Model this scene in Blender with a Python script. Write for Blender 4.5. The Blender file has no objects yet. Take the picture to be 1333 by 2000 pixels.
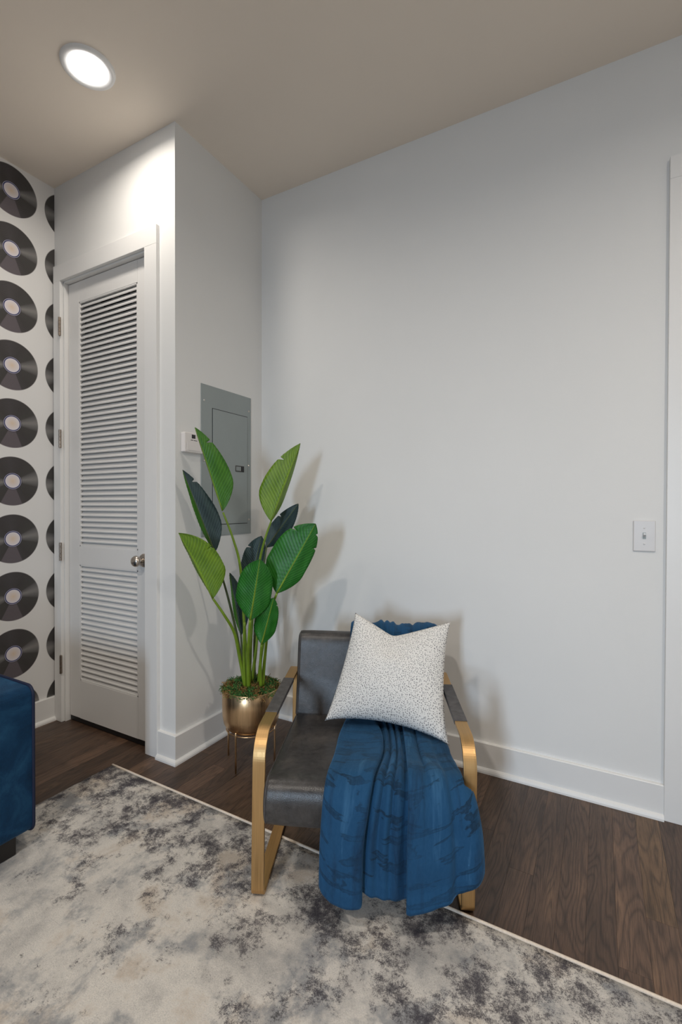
import bpy, bmesh, math, random
from mathutils import Vector, Matrix, noise as mnoise
random.seed(7)
C = bpy.context.scene.collection
SC = bpy.context.scene
PI = math.pi

# ------------------------------------------------------------------ camera
F_PX, YAW, PITCH, ROLL = 917.65, 0.503, -0.0106, 0.0024
CAM = Vector((1.7211, -2.1699, 1.1906))
FW = Vector((-math.sin(YAW) * math.cos(PITCH), math.cos(YAW) * math.cos(PITCH), math.sin(PITCH)))
_r = Vector((math.cos(YAW), math.sin(YAW), 0)); _u = _r.cross(FW)
RT = _r * math.cos(ROLL) + _u * math.sin(ROLL)
UP = -_r * math.sin(ROLL) + _u * math.cos(ROLL)
def at(x, y, depth):
    """point seen at photo pixel (x, y), depth metres along the view axis"""
    return CAM + (FW + RT * ((x - 666.5) / F_PX) - UP * ((y - 999.1) / F_PX)) * depth
cd = bpy.data.cameras.new('camera'); cam = bpy.data.objects.new('camera', cd); C.objects.link(cam)
cd.sensor_fit = 'HORIZONTAL'; cd.sensor_width = 36.0; cd.lens = F_PX / 1333 * 36.0
cd.clip_start = 0.01; cd.clip_end = 60
m = Matrix((RT, UP, -FW)).transposed().to_4x4(); m.translation = CAM
cam.matrix_world = m; SC.camera = cam

# ------------------------------------------------------------------ world, daylight, exposure
w = bpy.data.worlds.new('world'); SC.world = w; w.use_nodes = True
bg = w.node_tree.nodes['Background']; bg.inputs[0].default_value = (0.55, 0.72, 1.0, 1); bg.inputs[1].default_value = 1.0
SC.view_settings.view_transform = 'Standard'; SC.view_settings.look = 'None'
SC.view_settings.gamma = 1.0; SC.view_settings.use_curve_mapping = False
SC.view_settings.exposure = 0.04
WIN = (1.70, 2.30, 0.80, 2.20)          # window in the wall behind: x0, x1, z0, z1
YB = -7.6                                # that wall
DAY_W, LAMP_W = 27.0, 15.5
ld = bpy.data.lights.new('daylight', 'AREA'); ld.shape = 'RECTANGLE'
ld.size = WIN[1] - WIN[0]; ld.size_y = WIN[3] - WIN[2]; ld.energy = DAY_W; ld.color = (0.64, 0.81, 1.0)
lo = bpy.data.objects.new('window_daylight', ld); C.objects.link(lo)
lo.location = ((WIN[0] + WIN[1]) / 2, YB - 0.14, (WIN[2] + WIN[3]) / 2); lo.rotation_euler = (PI / 2 - math.radians(11), 0, math.radians(6)); ld.spread = math.radians(58)   # sky light slants down through the window

# ------------------------------------------------------------------ materials
def mat(name): 
    mm = bpy.data.materials.new(name); mm.use_nodes = True
    nt = mm.node_tree; return mm, nt, nt.nodes['Principled BSDF']
def N(nt, typ, **kw):
    n = nt.nodes.new(typ)
    for k, v in kw.items():
        if k in n.inputs.keys() if isinstance(k, str) else False: n.inputs[k].default_value = v
        else: setattr(n, k, v)
    return n
def coords(nt, kind='Object', scale=(1, 1, 1), rot=(0, 0, 0)):
    t = nt.nodes.new('ShaderNodeTexCoord'); mp = nt.nodes.new('ShaderNodeMapping')
    nt.links.new(t.outputs[kind], mp.inputs[0]); mp.inputs['Scale'].default_value = scale; mp.inputs['Rotation'].default_value = rot
    return mp.outputs[0]
def noise(nt, vec, scale, detail=4, rough=0.5, dist=0.0):
    n = nt.nodes.new('ShaderNodeTexNoise'); nt.links.new(vec, n.inputs['Vector'])
    n.inputs['Scale'].default_value = scale; n.inputs['Detail'].default_value = detail
    n.inputs['Roughness'].default_value = rough; n.inputs['Distortion'].default_value = dist
    return n.outputs['Fac']
def ramp(nt, fac, stops, interp='LINEAR'):
    r = nt.nodes.new('ShaderNodeValToRGB'); nt.links.new(fac, r.inputs[0]); r.color_ramp.interpolation = interp
    e = r.color_ramp.elements
    while len(e) < len(stops): e.new(0.5)
    for i, (p, c) in enumerate(stops):
        e[i].position = p; e[i].color = (c, c, c, 1) if isinstance(c, (int, float)) else (*c, 1)
    return r.outputs[0]
def mix(nt, fac, a, b, mode='MIX'):
    x = nt.nodes.new('ShaderNodeMix'); x.data_type = 'RGBA'; x.blend_type = mode
    for sock, v in ((x.inputs[0], fac), (x.inputs[6], a), (x.inputs[7], b)):
        if hasattr(v, 'is_linked'): nt.links.new(v, sock)
        else: sock.default_value = v if isinstance(v, (int, float)) else (*v, 1)
    return x.outputs[2]
def math_(nt, op, a, b=None, c=None):
    x = nt.nodes.new('ShaderNodeMath'); x.operation = op
    for i, v in enumerate((a, b, c)):
        if v is None: continue
        if hasattr(v, 'is_linked'): nt.links.new(v, x.inputs[i])
        else: x.inputs[i].default_value = v
    return x.outputs[0]
def bump(nt, p, height, strength=0.2, dist=0.01):
    b = nt.nodes.new('ShaderNodeBump'); b.inputs['Strength'].default_value = strength; b.inputs['Distance'].default_value = dist
    nt.links.new(height, b.inputs['Height']); nt.links.new(b.outputs[0], p.inputs['Normal'])
def s2l(r, g=None, b=None):
    if g is None: g = b = r
    f = lambda v: (v / 255 / 12.92) if v / 255 < 0.04045 else ((v / 255 + 0.055) / 1.055) ** 2.4
    return (f(r), f(g), f(b))
def simple(name, col, rough=0.5, metal=0.0, var=0.0, vscale=8, bmp=0.0, bscale=200, spec=0.5):
    mm, nt, p = mat(name)
    p.inputs['Roughness'].default_value = rough; p.inputs['Metallic'].default_value = metal
    p.inputs['Specular IOR Level'].default_value = spec
    v = coords(nt)
    n = noise(nt, v, vscale, 4, 0.55)
    a = tuple(c * (1 - var) for c in col); b = tuple(min(1, c * (1 + var)) for c in col)
    nt.links.new(ramp(nt, n, [(0.3, a), (0.7, b)]), p.inputs['Base Color'])
    if bmp: bump(nt, p, noise(nt, v, bscale, 2), bmp, 0.002)
    return mm

M = {}
M['wall'] = simple('wall_paint', (0.80, 0.80, 0.79), 0.75, var=0.012, vscale=2, bmp=0.08, bscale=260, spec=0.25)
M['ceiling'] = simple('ceiling_paint', (0.87, 0.785, 0.69), 0.85, var=0.012, vscale=2, bmp=0.05, bscale=200, spec=0.15)
M['trim'] = simple('trim_paint', (0.82, 0.815, 0.805), 0.38, var=0.01, vscale=5)
M['door'] = simple('door_paint', (0.80, 0.79, 0.775), 0.42, var=0.012, vscale=5)
M['switch'] = simple('switch_plastic', (0.68, 0.66, 0.65), 0.35, var=0.01)
M['thermo'] = simple('thermostat_plastic', (0.80, 0.76, 0.74), 0.4, var=0.02)
M['panel'] = simple('panel_grey', s2l(150, 158, 158), 0.45, var=0.03, vscale=6)
M['black'] = simple('black_plastic', (0.012, 0.012, 0.014), 0.4, var=0.1)
M['darkprint'] = simple('dark_print', (0.06, 0.055, 0.05), 0.6, var=0.1)
M['nickel'] = simple('satin_nickel', (0.62, 0.56, 0.50), 0.28, 1.0, var=0.06, vscale=40)
M['hinge'] = simple('aged_nickel', (0.36, 0.30, 0.25), 0.38, 1.0, var=0.15, vscale=60)
M['foot'] = simple('black_wood', (0.012, 0.010, 0.009), 0.45, var=0.2, vscale=20)
M['dark'] = simple('closet_dark', (0.05, 0.045, 0.04), 0.9, var=0.05)
M['lampwhite'] = simple('lamp_trim_white', (0.86, 0.86, 0.86), 0.45, var=0.01)
M['sub'] = simple('subfloor_gap', (0.012, 0.008, 0.006), 0.8, var=0.1)

def brushed(name, col, rough, axis_scale):
    mm, nt, p = mat(name); p.inputs['Metallic'].default_value = 1.0
    v = coords(nt, 'Object', axis_scale)
    n = noise(nt, v, 6, 3, 0.6)
    nt.links.new(ramp(nt, n, [(0.3, tuple(c * 0.86 for c in col)), (0.7, tuple(min(1, c * 1.1) for c in col))]), p.inputs['Base Color'])
    nt.links.new(ramp(nt, n, [(0.3, rough * 0.85), (0.7, min(1, rough * 1.2))]), p.inputs['Roughness'])
    return mm
M['gold'] = brushed('brushed_gold_frame', (0.56, 0.355, 0.16), 0.45, (60, 1, 1))
M['brass'] = brushed('brushed_brass_reflections', (0.72, 0.50, 0.29), 0.31, (22, 22, 1))  # vertical brushing, its colour streaks imitate the bands reflected in the pot

def m_leather():
    mm, nt, p = mat('charcoal_leather'); v = coords(nt)
    n1 = noise(nt, v, 9, 6, 0.62, 0.3); n2 = noise(nt, v, 60, 4, 0.6)
    c = ramp(nt, n1, [(0.28, s2l(30, 28, 30)), (0.5, s2l(50, 47, 47)), (0.75, s2l(82, 76, 72))])
    c = mix(nt, 0.25, c, ramp(nt, n2, [(0.3, 0.015), (0.7, 0.12)]))
    nt.links.new(c, p.inputs['Base Color'])
    nt.links.new(ramp(nt, n1, [(0.3, 0.27), (0.7, 0.42)]), p.inputs['Roughness'])
    vo = nt.nodes.new('ShaderNodeTexVoronoi'); vo.inputs['Scale'].default_value = 420; nt.links.new(v, vo.inputs['Vector'])
    h = math_(nt, 'ADD', math_(nt, 'MULTIPLY', vo.outputs['Distance'], 0.4), math_(nt, 'MULTIPLY', n1, 2.0))
    bump(nt, p, h, 0.18, 0.004)
    return mm
M['leather'] = m_leather()
M['leather_trim'] = simple('leather_armwrap', s2l(78, 76, 77), 0.6, var=0.3, vscale=40, bmp=0.2, bscale=300)

def m_velvet(name, dark, mid, light, crush):
    mm, nt, p = mat(name)
    v = coords(nt, 'UV' if crush else 'Object')
    if crush:
        c = ramp(nt, noise(nt, coords(nt, 'UV', (7, 2.5, 1)), 1.6, 5, 0.6, 0.5), [(0.30, dark), (0.48, mid), (0.60, mid), (0.78, light)])
        # pile crushed into short dark crosswise smears
        cr = noise(nt, coords(nt, 'UV', (2.2, 20, 1)), 1.8, 4, 0.6, 0.5)
        cl = ramp(nt, noise(nt, coords(nt, 'UV', (2.2, 2.2, 1)), 1.7, 2), [(0.40, 0.45), (0.58, 1.0)])
        sm_ = math_(nt, 'MULTIPLY', ramp(nt, cr, [(0.535, 0.0), (0.56, 0.95), (0.60, 0.75), (0.66, 0.2), (0.80, 0.1)]), cl)
        c = mix(nt, sm_, c, tuple(d * 0.35 for d in dark))
        fine = noise(nt, v, 90, 4, 0.7)
    else:
        n1 = noise(nt, v, 7, 6, 0.65, 0.7); fine = noise(nt, v, 220, 3, 0.7)
        c = ramp(nt, n1, [(0.32, dark), (0.5, mid), (0.72, light)])
    c = mix(nt, math_(nt, 'MULTIPLY', fine, 0.3), c, light)
    nt.links.new(c, p.inputs['Base Color'])
    p.inputs['Roughness'].default_value = 0.85; p.inputs['Specular IOR Level'].default_value = 0.2
    p.inputs['Sheen Weight'].default_value = 0.25; p.inputs['Sheen Roughness'].default_value = 0.4
    p.inputs['Sheen Tint'].default_value = (0.25, 0.5, 0.8, 1)
    bump(nt, p, fine, 0.35, 0.003)
    return mm
M['throw'] = m_velvet('blue_fleece', s2l(6, 32, 60), s2l(18, 62, 98), s2l(62, 108, 146), True)
M['sofa'] = m_velvet('blue_velvet', s2l(3, 28, 54), s2l(8, 46, 78), s2l(34, 78, 112), False)
M['piping'] = simple('navy_piping', s2l(10, 22, 52), 0.7, var=0.1)

def m_pillow():
    mm, nt, p = mat('dotted_linen')
    v = coords(nt, 'UV', (58, 58, 1))
    vo = nt.nodes.new('ShaderNodeTexVoronoi'); vo.inputs['Scale'].default_value = 1.0; nt.links.new(v, vo.inputs['Vector'])
    vo.inputs['Randomness'].default_value = 0.8; vo.voronoi_dimensions = '2D'
    d = ramp(nt, vo.outputs['Distance'], [(0.0, 1.0), (0.20, 1.0), (0.30, 0.0)])
    rnd = nt.nodes.new('ShaderNodeSeparateColor'); nt.links.new(vo.outputs['Color'], rnd.inputs[0])
    d = math_(nt, 'MULTIPLY', d, ramp(nt, rnd.outputs[0], [(0.1, 0.3), (0.6, 0.95)]))
    weave = noise(nt, coords(nt, 'UV', (500, 500, 1)), 1, 2)
    base = ramp(nt, weave, [(0.3, (0.70, 0.685, 0.66)), (0.7, (0.84, 0.825, 0.80))])
    nt.links.new(mix(nt, d, base, s2l(92, 92, 96)), p.inputs['Base Color'])
    p.inputs['Roughness'].default_value = 0.9; p.inputs['Specular IOR Level'].default_value = 0.15
    bump(nt, p, weave, 0.25, 0.002)
    return mm
M['pillow'] = m_pillow()

def m_rug():
    mm, nt, p = mat('abstract_rug'); v = coords(nt)
    sx = nt.nodes.new('ShaderNodeSeparateXYZ'); nt.links.new(v, sx.inputs[0])
    grain = noise(nt, v, 300, 4, 0.85)
    mid = noise(nt, v, 60, 6, 0.8)
    g2 = math_(nt, 'ADD', math_(nt, 'MULTIPLY', math_(nt, 'SUBTRACT', grain, 0.5), 0.55), math_(nt, 'MULTIPLY', math_(nt, 'SUBTRACT', mid, 0.5), 0.45))
    jit = lambda f, k: math_(nt, 'ADD', f, math_(nt, 'MULTIPLY', g2, k))
    # cream / beige / cool grey clouds
    c = ramp(nt, jit(noise(nt, v, 3.0, 8, 0.66, 0.3), 0.35), [(0.30, s2l(176, 174, 172)), (0.44, s2l(216, 211, 205)), (0.54, s2l(238, 232, 224)), (0.64, s2l(216, 203, 189)), (0.8, s2l(234, 227, 219))])
    cool = ramp(nt, jit(noise(nt, coords(nt, 'Object', (1, 1, 1), (0, 0, 1.1)), 5.5, 8, 0.68, 0.2), 0.5), [(0.50, 0.0), (0.62, 0.8)])
    c = mix(nt, cool, c, s2l(150, 153, 158))
    # charcoal blotches, crowding toward the border (object y runs 0 at the border to negative inside)
    edge = ramp(nt, math_(nt, 'MULTIPLY', sx.outputs[1], -1.0), [(0.0, 0.15), (0.25, 0.13), (0.48, 0.045), (0.8, 0.0)])
    b = jit(math_(nt, 'ADD', noise(nt, v, 7.0, 9, 0.74, 0.1), edge), 0.9)
    c = mix(nt, ramp(nt, b, [(0.61, 0.0), (0.70, 0.8), (0.80, 1.0)]), c, s2l(78, 75, 82))
    sp = jit(noise(nt, v, 15, 6, 0.65), 0.5)
    c = mix(nt, ramp(nt, sp, [(0.68, 0.0), (0.75, 0.85)]), c, s2l(80, 80, 82))
    c = mix(nt, 0.55, c, ramp(nt, grain, [(0.28, 0.45), (0.62, 1.0)]), 'MULTIPLY')
    nt.links.new(c, p.inputs['Base Color'])
    p.inputs['Roughness'].default_value = 0.95; p.inputs['Specular IOR Level'].default_value = 0.1
    bump(nt, p, grain, 0.6, 0.006)
    return mm
M['rug'] = m_rug()
M['rug_edge'] = simple('rug_binding', s2l(226, 212, 196), 0.9, var=0.08, vscale=150, bmp=0.4, bscale=400)

def m_wood(name, cols):
    mm, nt, p = mat(name)
    oi = nt.nodes.new('ShaderNodeObjectInfo')
    t = nt.nodes.new('ShaderNodeTexCoord')
    off = nt.nodes.new('ShaderNodeVectorMath'); off.operation = 'SCALE'
    nt.links.new(oi.outputs['Random'], off.inputs['Scale']); off.inputs[0].default_value = (37.0, 91.0, 13.0)
    add = nt.nodes.new('ShaderNodeVectorMath'); add.operation = 'ADD'
    nt.links.new(t.outputs['Object'], add.inputs[0]); nt.links.new(off.outputs[0], add.inputs[1])
    def mp(s):
        q = nt.nodes.new('ShaderNodeMapping'); q.inputs['Scale'].default_value = s; nt.links.new(add.outputs[0], q.inputs[0]); return q.outputs[0]
    field = noise(nt, mp((9.0, 1.1, 1)), 1.0, 2, 0.45, 0.3)          # contour field -> cathedral grain
    rings = math_(nt, 'FRACT', math_(nt, 'MULTIPLY', field, 26.0))
    lines = ramp(nt, rings, [(0.0, 0.15), (0.28, 0.9), (0.7, 1.0), (1.0, 0.15)])
    pores = noise(nt, mp((420, 14, 1)), 1.0, 3, 0.7)
    cloud = noise(nt, mp((7, 1.5, 1)), 1.0, 4, 0.6)
    tone = ramp(nt, cloud, [(0.25, cols[0]), (0.55, cols[1]), (0.8, cols[2])])
    var = nt.nodes.new('ShaderNodeHueSaturation'); nt.links.new(tone, var.inputs['Color'])
    nt.links.new(ramp(nt, oi.outputs['Random'], [(0.0, 0.72), (1.0, 1.22)]), var.inputs['Value'])
    c = mix(nt, 0.55, var.outputs[0], lines, 'MULTIPLY')
    c = mix(nt, 0.55, c, ramp(nt, pores, [(0.36, 0.25), (0.55, 1.0)]), 'MULTIPLY')
    nt.links.new(c, p.inputs['Base Color'])
    nt.links.new(ramp(nt, pores, [(0.3, 0.46), (0.7, 0.34)]), p.inputs['Roughness'])
    h = math_(nt, 'ADD', math_(nt, 'MULTIPLY', pores, 1.0), math_(nt, 'MULTIPLY', lines, 0.6))
    bump(nt, p, h, 0.16, 0.002)
    return mm
M['wood'] = m_wood('dark_oak', (s2l(74, 56, 44), s2l(104, 80, 64), s2l(136, 106, 82)))
M['wood_light'] = m_wood('lighter_oak', (s2l(100, 76, 54), s2l(128, 100, 74), s2l(146, 116, 88)))

def m_records():
    """white wallpaper printed with rows of vinyl records (x runs along the wall, y up)"""
    mm, nt, p = mat('record_wallpaper')
    t = nt.nodes.new('ShaderNodeTexCoord'); s = nt.nodes.new('ShaderNodeSeparateXYZ'); nt.links.new(t.outputs['Object'], s.inputs[0])
    def cell(o, c0, per):
        k = math_(nt, 'DIVIDE', math_(nt, 'SUBTRACT', o, c0 - per / 2), per)
        return math_(nt, 'MULTIPLY', math_(nt, 'SUBTRACT', math_(nt, 'FRACT', math_(nt, 'ADD', k, 40.0)), 0.5), per)
    yy = cell(s.outputs[1], -0.853, 0.293); zz = cell(s.outputs[2], 0.421, 0.30)
    r = math_(nt, 'SQRT', math_(nt, 'ADD', math_(nt, 'MULTIPLY', yy, yy), math_(nt, 'MULTIPLY', zz, zz)))
    th = math_(nt, 'ARCTAN2', zz, yy)
    # printed sheen wedges of the vinyl
    sh = math_(nt, 'ABSOLUTE', math_(nt, 'COSINE', math_(nt, 'SUBTRACT', th, 0.15)))
    wedge = ramp(nt, sh, [(0.0, s2l(66, 62, 64)), (0.55, s2l(58, 54, 54)), (0.93, s2l(62, 60, 58)), (0.99, s2l(112, 110, 110)), (1.0, s2l(130, 128, 126))])
    low = math_(nt, 'ABSOLUTE', math_(nt, 'ADD', th, PI / 2 + 0.05))
    wedge = mix(nt, ramp(nt, low, [(0.40, 1.0), (0.44, 0.0)]), wedge, s2l(98, 90, 96))
    gro = math_(nt, 'SINE', math_(nt, 'MULTIPLY', r, 1500.0))
    wedge = mix(nt, 0.12, wedge, ramp(nt, gro, [(0.0, 0.05), (1.0, 0.5)]))
    lab = ramp(nt, math_(nt, 'MULTIPLY', r, 10.0), [(0.0, s2l(225, 205, 185)), (0.22, s2l(226, 216, 214)), (0.345, s2l(226, 222, 228)), (0.35, s2l(60, 66, 110)), (0.395, s2l(60, 66, 110)), (0.40, s2l(200, 198, 210)), (0.415, s2l(200, 198, 210)), (0.42, s2l(48, 46, 66))], 'LINEAR')
    rec = mix(nt, ramp(nt, r, [(0.0425, 0.0), (0.044, 1.0)]), lab, wedge)
    c = mix(nt, ramp(nt, r, [(0.1265, 0.0), (0.1275, 1.0)]), rec, (0.80, 0.795, 0.79))
    nt.links.new(c, p.inputs['Base Color']); p.inputs['Roughness'].default_value = 0.6; p.inputs['Specular IOR Level'].default_value = 0.25
    return mm
M['records'] = m_records()

def m_leaf(name, a, b, rough=0.42):
    mm, nt, p = mat(name)
    tc = nt.nodes.new('ShaderNodeTexCoord'); s = nt.nodes.new('ShaderNodeSeparateXYZ'); nt.links.new(tc.outputs['UV'], s.inputs[0])
    k = math_(nt, 'SUBTRACT', math_(nt, 'MULTIPLY', s.outputs[1], 1.0), math_(nt, 'MULTIPLY', math_(nt, 'ABSOLUTE', s.outputs[0]), 0.22))
    vein = math_(nt, 'SINE', math_(nt, 'MULTIPLY', k, 2 * PI * 20))
    n = noise(nt, tc.outputs['UV'], 3.0, 3)
    c = ramp(nt, n, [(0.3, a), (0.7, b)])
    c = mix(nt, ramp(nt, vein, [(0.0, 0.0), (0.60, 0.0), (0.98, 0.42)]), c, tuple(min(1, x * 1.9 + 0.01) for x in b))
    mid = ramp(nt, math_(nt, 'ABSOLUTE', s.outputs[0]), [(0.0, 0.7), (0.05, 0.5), (0.075, 0.0)])
    c = mix(nt, mid, c, tuple(min(1, x * 1.8 + 0.02) for x in b))
    nt.links.new(c, p.inputs['Base Color']); p.inputs['Roughness'].default_value = rough
    p.inputs['Specular IOR Level'].default_value = 0.4
    bump(nt, p, vein, 0.12, 0.002)
    return mm
M['leaf_light'] = m_leaf('leaf_yellow_green', s2l(76, 110, 18), s2l(104, 136, 30))
M['leaf_mid'] = m_leaf('leaf_mid_green', s2l(44, 96, 20), s2l(68, 120, 30))
M['leaf_green'] = m_leaf('leaf_deep_green', s2l(22, 86, 22), s2l(40, 110, 32))
M['leaf_dark'] = m_leaf('leaf_dark_underside', s2l(20, 42, 48), s2l(50, 70, 70), 0.5)
M['stem'] = simple('stem_green', s2l(112, 140, 34), 0.45, var=0.25, vscale=12)
M['stem_dark'] = simple('stem_dark_green', s2l(70, 82, 44), 0.5, var=0.2, vscale=12)
M['moss_a'] = simple('moss_green', s2l(64, 110, 52), 0.9, var=0.45, vscale=60)
M['moss_b'] = simple('moss_brown', s2l(138, 108, 60), 0.9, var=0.4, vscale=60)

# ------------------------------------------------------------------ mesh helpers
def obj(name, bm, ma, parent=None, smooth=False, bevel=0.0, seg=2, loc=None, world_parent=True):
    if isinstance(bm, bmesh.types.BMesh):
        bmesh.ops.recalc_face_normals(bm, faces=bm.faces)
        me = bpy.data.meshes.new(name); bm.to_mesh(me); bm.free()
    else: me = bm
    for x in (ma if isinstance(ma, (list, tuple)) else [ma]):
        if len(me.materials) < (len(ma) if isinstance(ma, (list, tuple)) else 1): me.materials.append(x)
    if smooth: me.polygons.foreach_set('use_smooth', [True] * len(me.polygons))
    o = bpy.data.objects.new(name, me); C.objects.link(o)
    if loc is not None: o.location = loc
    if parent is not None:
        o.parent = parent
        if world_parent: o.matrix_parent_inverse = Matrix.Translation(-origin(parent))
    if bevel:
        b = o.modifiers.new('bevel', 'BEVEL'); b.width = bevel; b.segments = seg; b.limit_method = 'ANGLE'; b.angle_limit = math.radians(40)
    return o
def origin(o):
    v = Vector(o.location)
    if o.parent is not None and o.parent.get('_w', 1): pass
    return v
def thing(name, label, cat, loc=(0, 0, 0), rotz=0.0, group=None, kind=None):
    o = bpy.data.objects.new(name, None); C.objects.link(o); o.location = loc; o.rotation_euler = (0, 0, rotz); o.empty_display_size = 0.1
    return tag(o, label, cat, group, kind)
def tag(o, label, cat=None, group=None, kind=None):
    o['label'] = label
    if cat: o['category'] = cat
    if group: o['group'] = group
    if kind: o['kind'] = kind
    return o
def struct(name, bm, ma, label, bevel=0.0, **kw):
    o = obj(name, bm, ma, None, bevel=bevel, **kw); o['kind'] = 'structure'; o['label'] = label; o['category'] = name.split('_')[0]
    return o
def add_box(bm, lo, hi):
    x0, y0, z0 = lo; x1, y1, z1 = hi
    v = [bm.verts.new(p) for p in ((x0, y0, z0), (x1, y0, z0), (x1, y1, z0), (x0, y1, z0), (x0, y0, z1), (x1, y0, z1), (x1, y1, z1), (x0, y1, z1))]
    for f in ((0, 3, 2, 1), (4, 5, 6, 7), (0, 1, 5, 4), (1, 2, 6, 5), (2, 3, 7, 6), (3, 0, 4, 7)): bm.faces.new([v[i] for i in f])
    return bm
def box(lo, hi): return add_box(bmesh.new(), lo, hi)
def boxes(*bs):
    bm = bmesh.new()
    for lo, hi in bs: add_box(bm, lo, hi)
    return bm
def prism(pts, axis, a, b):
    """closed 2-D outline swept along an axis; pts are the two other coordinates in order"""
    bm = bmesh.new()
    def mk(p, s):
        q = list(p); q.insert(axis, s); return q
    A = [bm.verts.new(mk(p, a)) for p in pts]; B = [bm.verts.new(mk(p, b)) for p in pts]
    n = len(pts)
    for i in range(n): bm.faces.new((A[i], A[(i + 1) % n], B[(i + 1) % n], B[i]))
    bm.faces.new(A); bm.faces.new(B)
    return bm
def tube(path, radii, seg=10, bm=None, cap=True):
    bm = bm or bmesh.new(); path = [Vector(p) for p in path]
    if isinstance(radii, (int, float)): radii = [radii] * len(path)
    prev = None; rings = []
    for i, p in enumerate(path):
        d = (path[min(i + 1, len(path) - 1)] - path[max(i - 1, 0)]).normalized()
        ref = prev if prev is not None else (Vector((0, 0, 1)) if abs(d.z) < 0.9 else Vector((1, 0, 0)))
        a = (ref - d * ref.dot(d)).normalized(); b = d.cross(a); prev = a
        rings.append([bm.verts.new(p + (a * math.cos(2 * PI * k / seg) + b * math.sin(2 * PI * k / seg)) * radii[i]) for k in range(seg)])
    for i in range(len(rings) - 1):
        for k in range(seg): bm.faces.new((rings[i][k], rings[i][(k + 1) % seg], rings[i + 1][(k + 1) % seg], rings[i + 1][k]))
    if cap: bm.faces.new(rings[0]); bm.faces.new(rings[-1])
    return bm
def lathe(profile, center, axis='z', seg=48, cap=False):
    """profile of (radius, height) turned about an axis through center"""
    bm = bmesh.new(); c = Vector(center); rings = []
    for r, h in profile:
        ring = []
        for k in range(seg):
            a = 2 * PI * k / seg; x, y = r * math.cos(a), r * math.sin(a)
            p = {'z': (x, y, h), 'y': (x, h, y), 'x': (h, x, y)}[axis]; ring.append(bm.verts.new(c + Vector(p)))
        rings.append(ring)
    for i in range(len(rings) - 1):
        for k in range(seg): bm.faces.new((rings[i][k], rings[i][(k + 1) % seg], rings[i + 1][(k + 1) % seg], rings[i + 1][k]))
    if cap: bm.faces.new(rings[0]); bm.faces.new(rings[-1])
    return bm
def spline(pts, n):
    """Catmull-Rom through pts"""
    pts = [Vector(p) for p in pts]; P = [pts[0] * 2 - pts[1]] + pts + [pts[-1] * 2 - pts[-2]]; out = []
    for i in range(1, len(P) - 2):
        for k in range(n):
            t = k / n; a, b, c, d = P[i - 1:i + 3]
            out.append(0.5 * ((2 * b) + (c - a) * t + (2 * a - 5 * b + 4 * c - d) * t * t + (3 * b - a - 3 * c + d) * t ** 3))
    out.append(pts[-1]); return out
def lerp(a, b, t): return a + (b - a) * t
def sstep(a, b, x):
    t = min(1, max(0, (x - a) / (b - a))); return t * t * (3 - 2 * t)

# ------------------------------------------------------------------ room shell
H, D, W = 2.96, 0.634, 0.952          # ceiling height, closet depth, closet front width
XR, HB = 3.55, 0.131                  # far side wall, baseboard height
T = 0.12
floor = struct('floor', box((-W - T, YB - T, -0.06), (XR + T, T, -0.014)), M['sub'], 'dark stained oak strip floor')
ceil = struct('ceiling', box((-W - T, YB - T, H), (XR + T, T, H + 0.1)), M['ceiling'], 'plain warm grey ceiling')
wr = struct('wall_right', box((-W, 0, 0), (XR + T, T, H)), M['wall'], 'long plain white wall behind the armchair')
wl = struct('wall_left', box((-W - T, YB, 0), (-W, T, H)), M['records'], 'white wallpaper printed with rows of black vinyl records')
DX0, DX1, DZ = -0.868, -0.192, 2.42   # closet door opening
wc = struct('wall_closet', boxes(((-W, -D, 0), (DX0, -D + 0.10, H)), ((DX1, -D, 0), (0.0, -D + 0.10, H)), ((DX0, -D, DZ), (DX1, -D + 0.10, H))), M['wall'], 'white closet wall around the louvered door')
wp = struct('wall_panel', box((-0.10, -D + 0.10, 0), (0, 0, H)), M['wall'], 'narrow white closet side wall holding the breaker panel')
ws = struct('wall_side', box((XR, YB, 0), (XR + T, 0, H)), M['wall'], 'plain white wall at the end of the room')
x0, x1, z0, z1 = WIN
wb = struct('wall_back', boxes(((-W, YB - T, 0), (x0, YB, H)), ((x1, YB - T, 0), (XR, YB, H)), ((x0, YB - T, 0), (x1, YB, z0)), ((x0, YB - T, z1), (x1, YB, H))), M['wall'], 'plain white wall with the window')
# window behind the viewer
wn = thing('window_1', 'white framed window with two tall panes', 'window', ((x0 + x1) / 2, YB, z0), kind='structure')
obj('window_frame', boxes(((x0, YB - .09, z0), (x0 + .05, YB, z1)), ((x1 - .05, YB - .09, z0), (x1, YB, z1)), ((x0, YB - .09, z1 - .05), (x1, YB, z1)), ((x0, YB - .09, z0), (x1, YB, z0 + .05)), (((x0 + x1) / 2 - .02, YB - .08, z0), ((x0 + x1) / 2 + .02, YB - .03, z1))), M['trim'], wn)
gm = bpy.data.materials.new('window_glass'); gm.use_nodes = True; nt = gm.node_tree
tr = nt.nodes.new('ShaderNodeBsdfTransparent'); gl = nt.nodes.new('ShaderNodeBsdfGlossy'); gl.inputs['Roughness'].default_value = 0.02
mx = nt.nodes.new('ShaderNodeMixShader'); mx.inputs[0].default_value = 0.06
nt.links.new(tr.outputs[0], mx.inputs[1]); nt.links.new(gl.outputs[0], mx.inputs[2]); nt.links.new(mx.outputs[0], nt.nodes['Material Output'].inputs[0])
for a, b in ((x0 + .05, (x0 + x1) / 2 - .02), ((x0 + x1) / 2 + .02, x1 - .05)): obj('pane', box((a, YB - .06, z0 + .05), (b, YB - .055, z1 - .05)), gm, wn)

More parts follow.
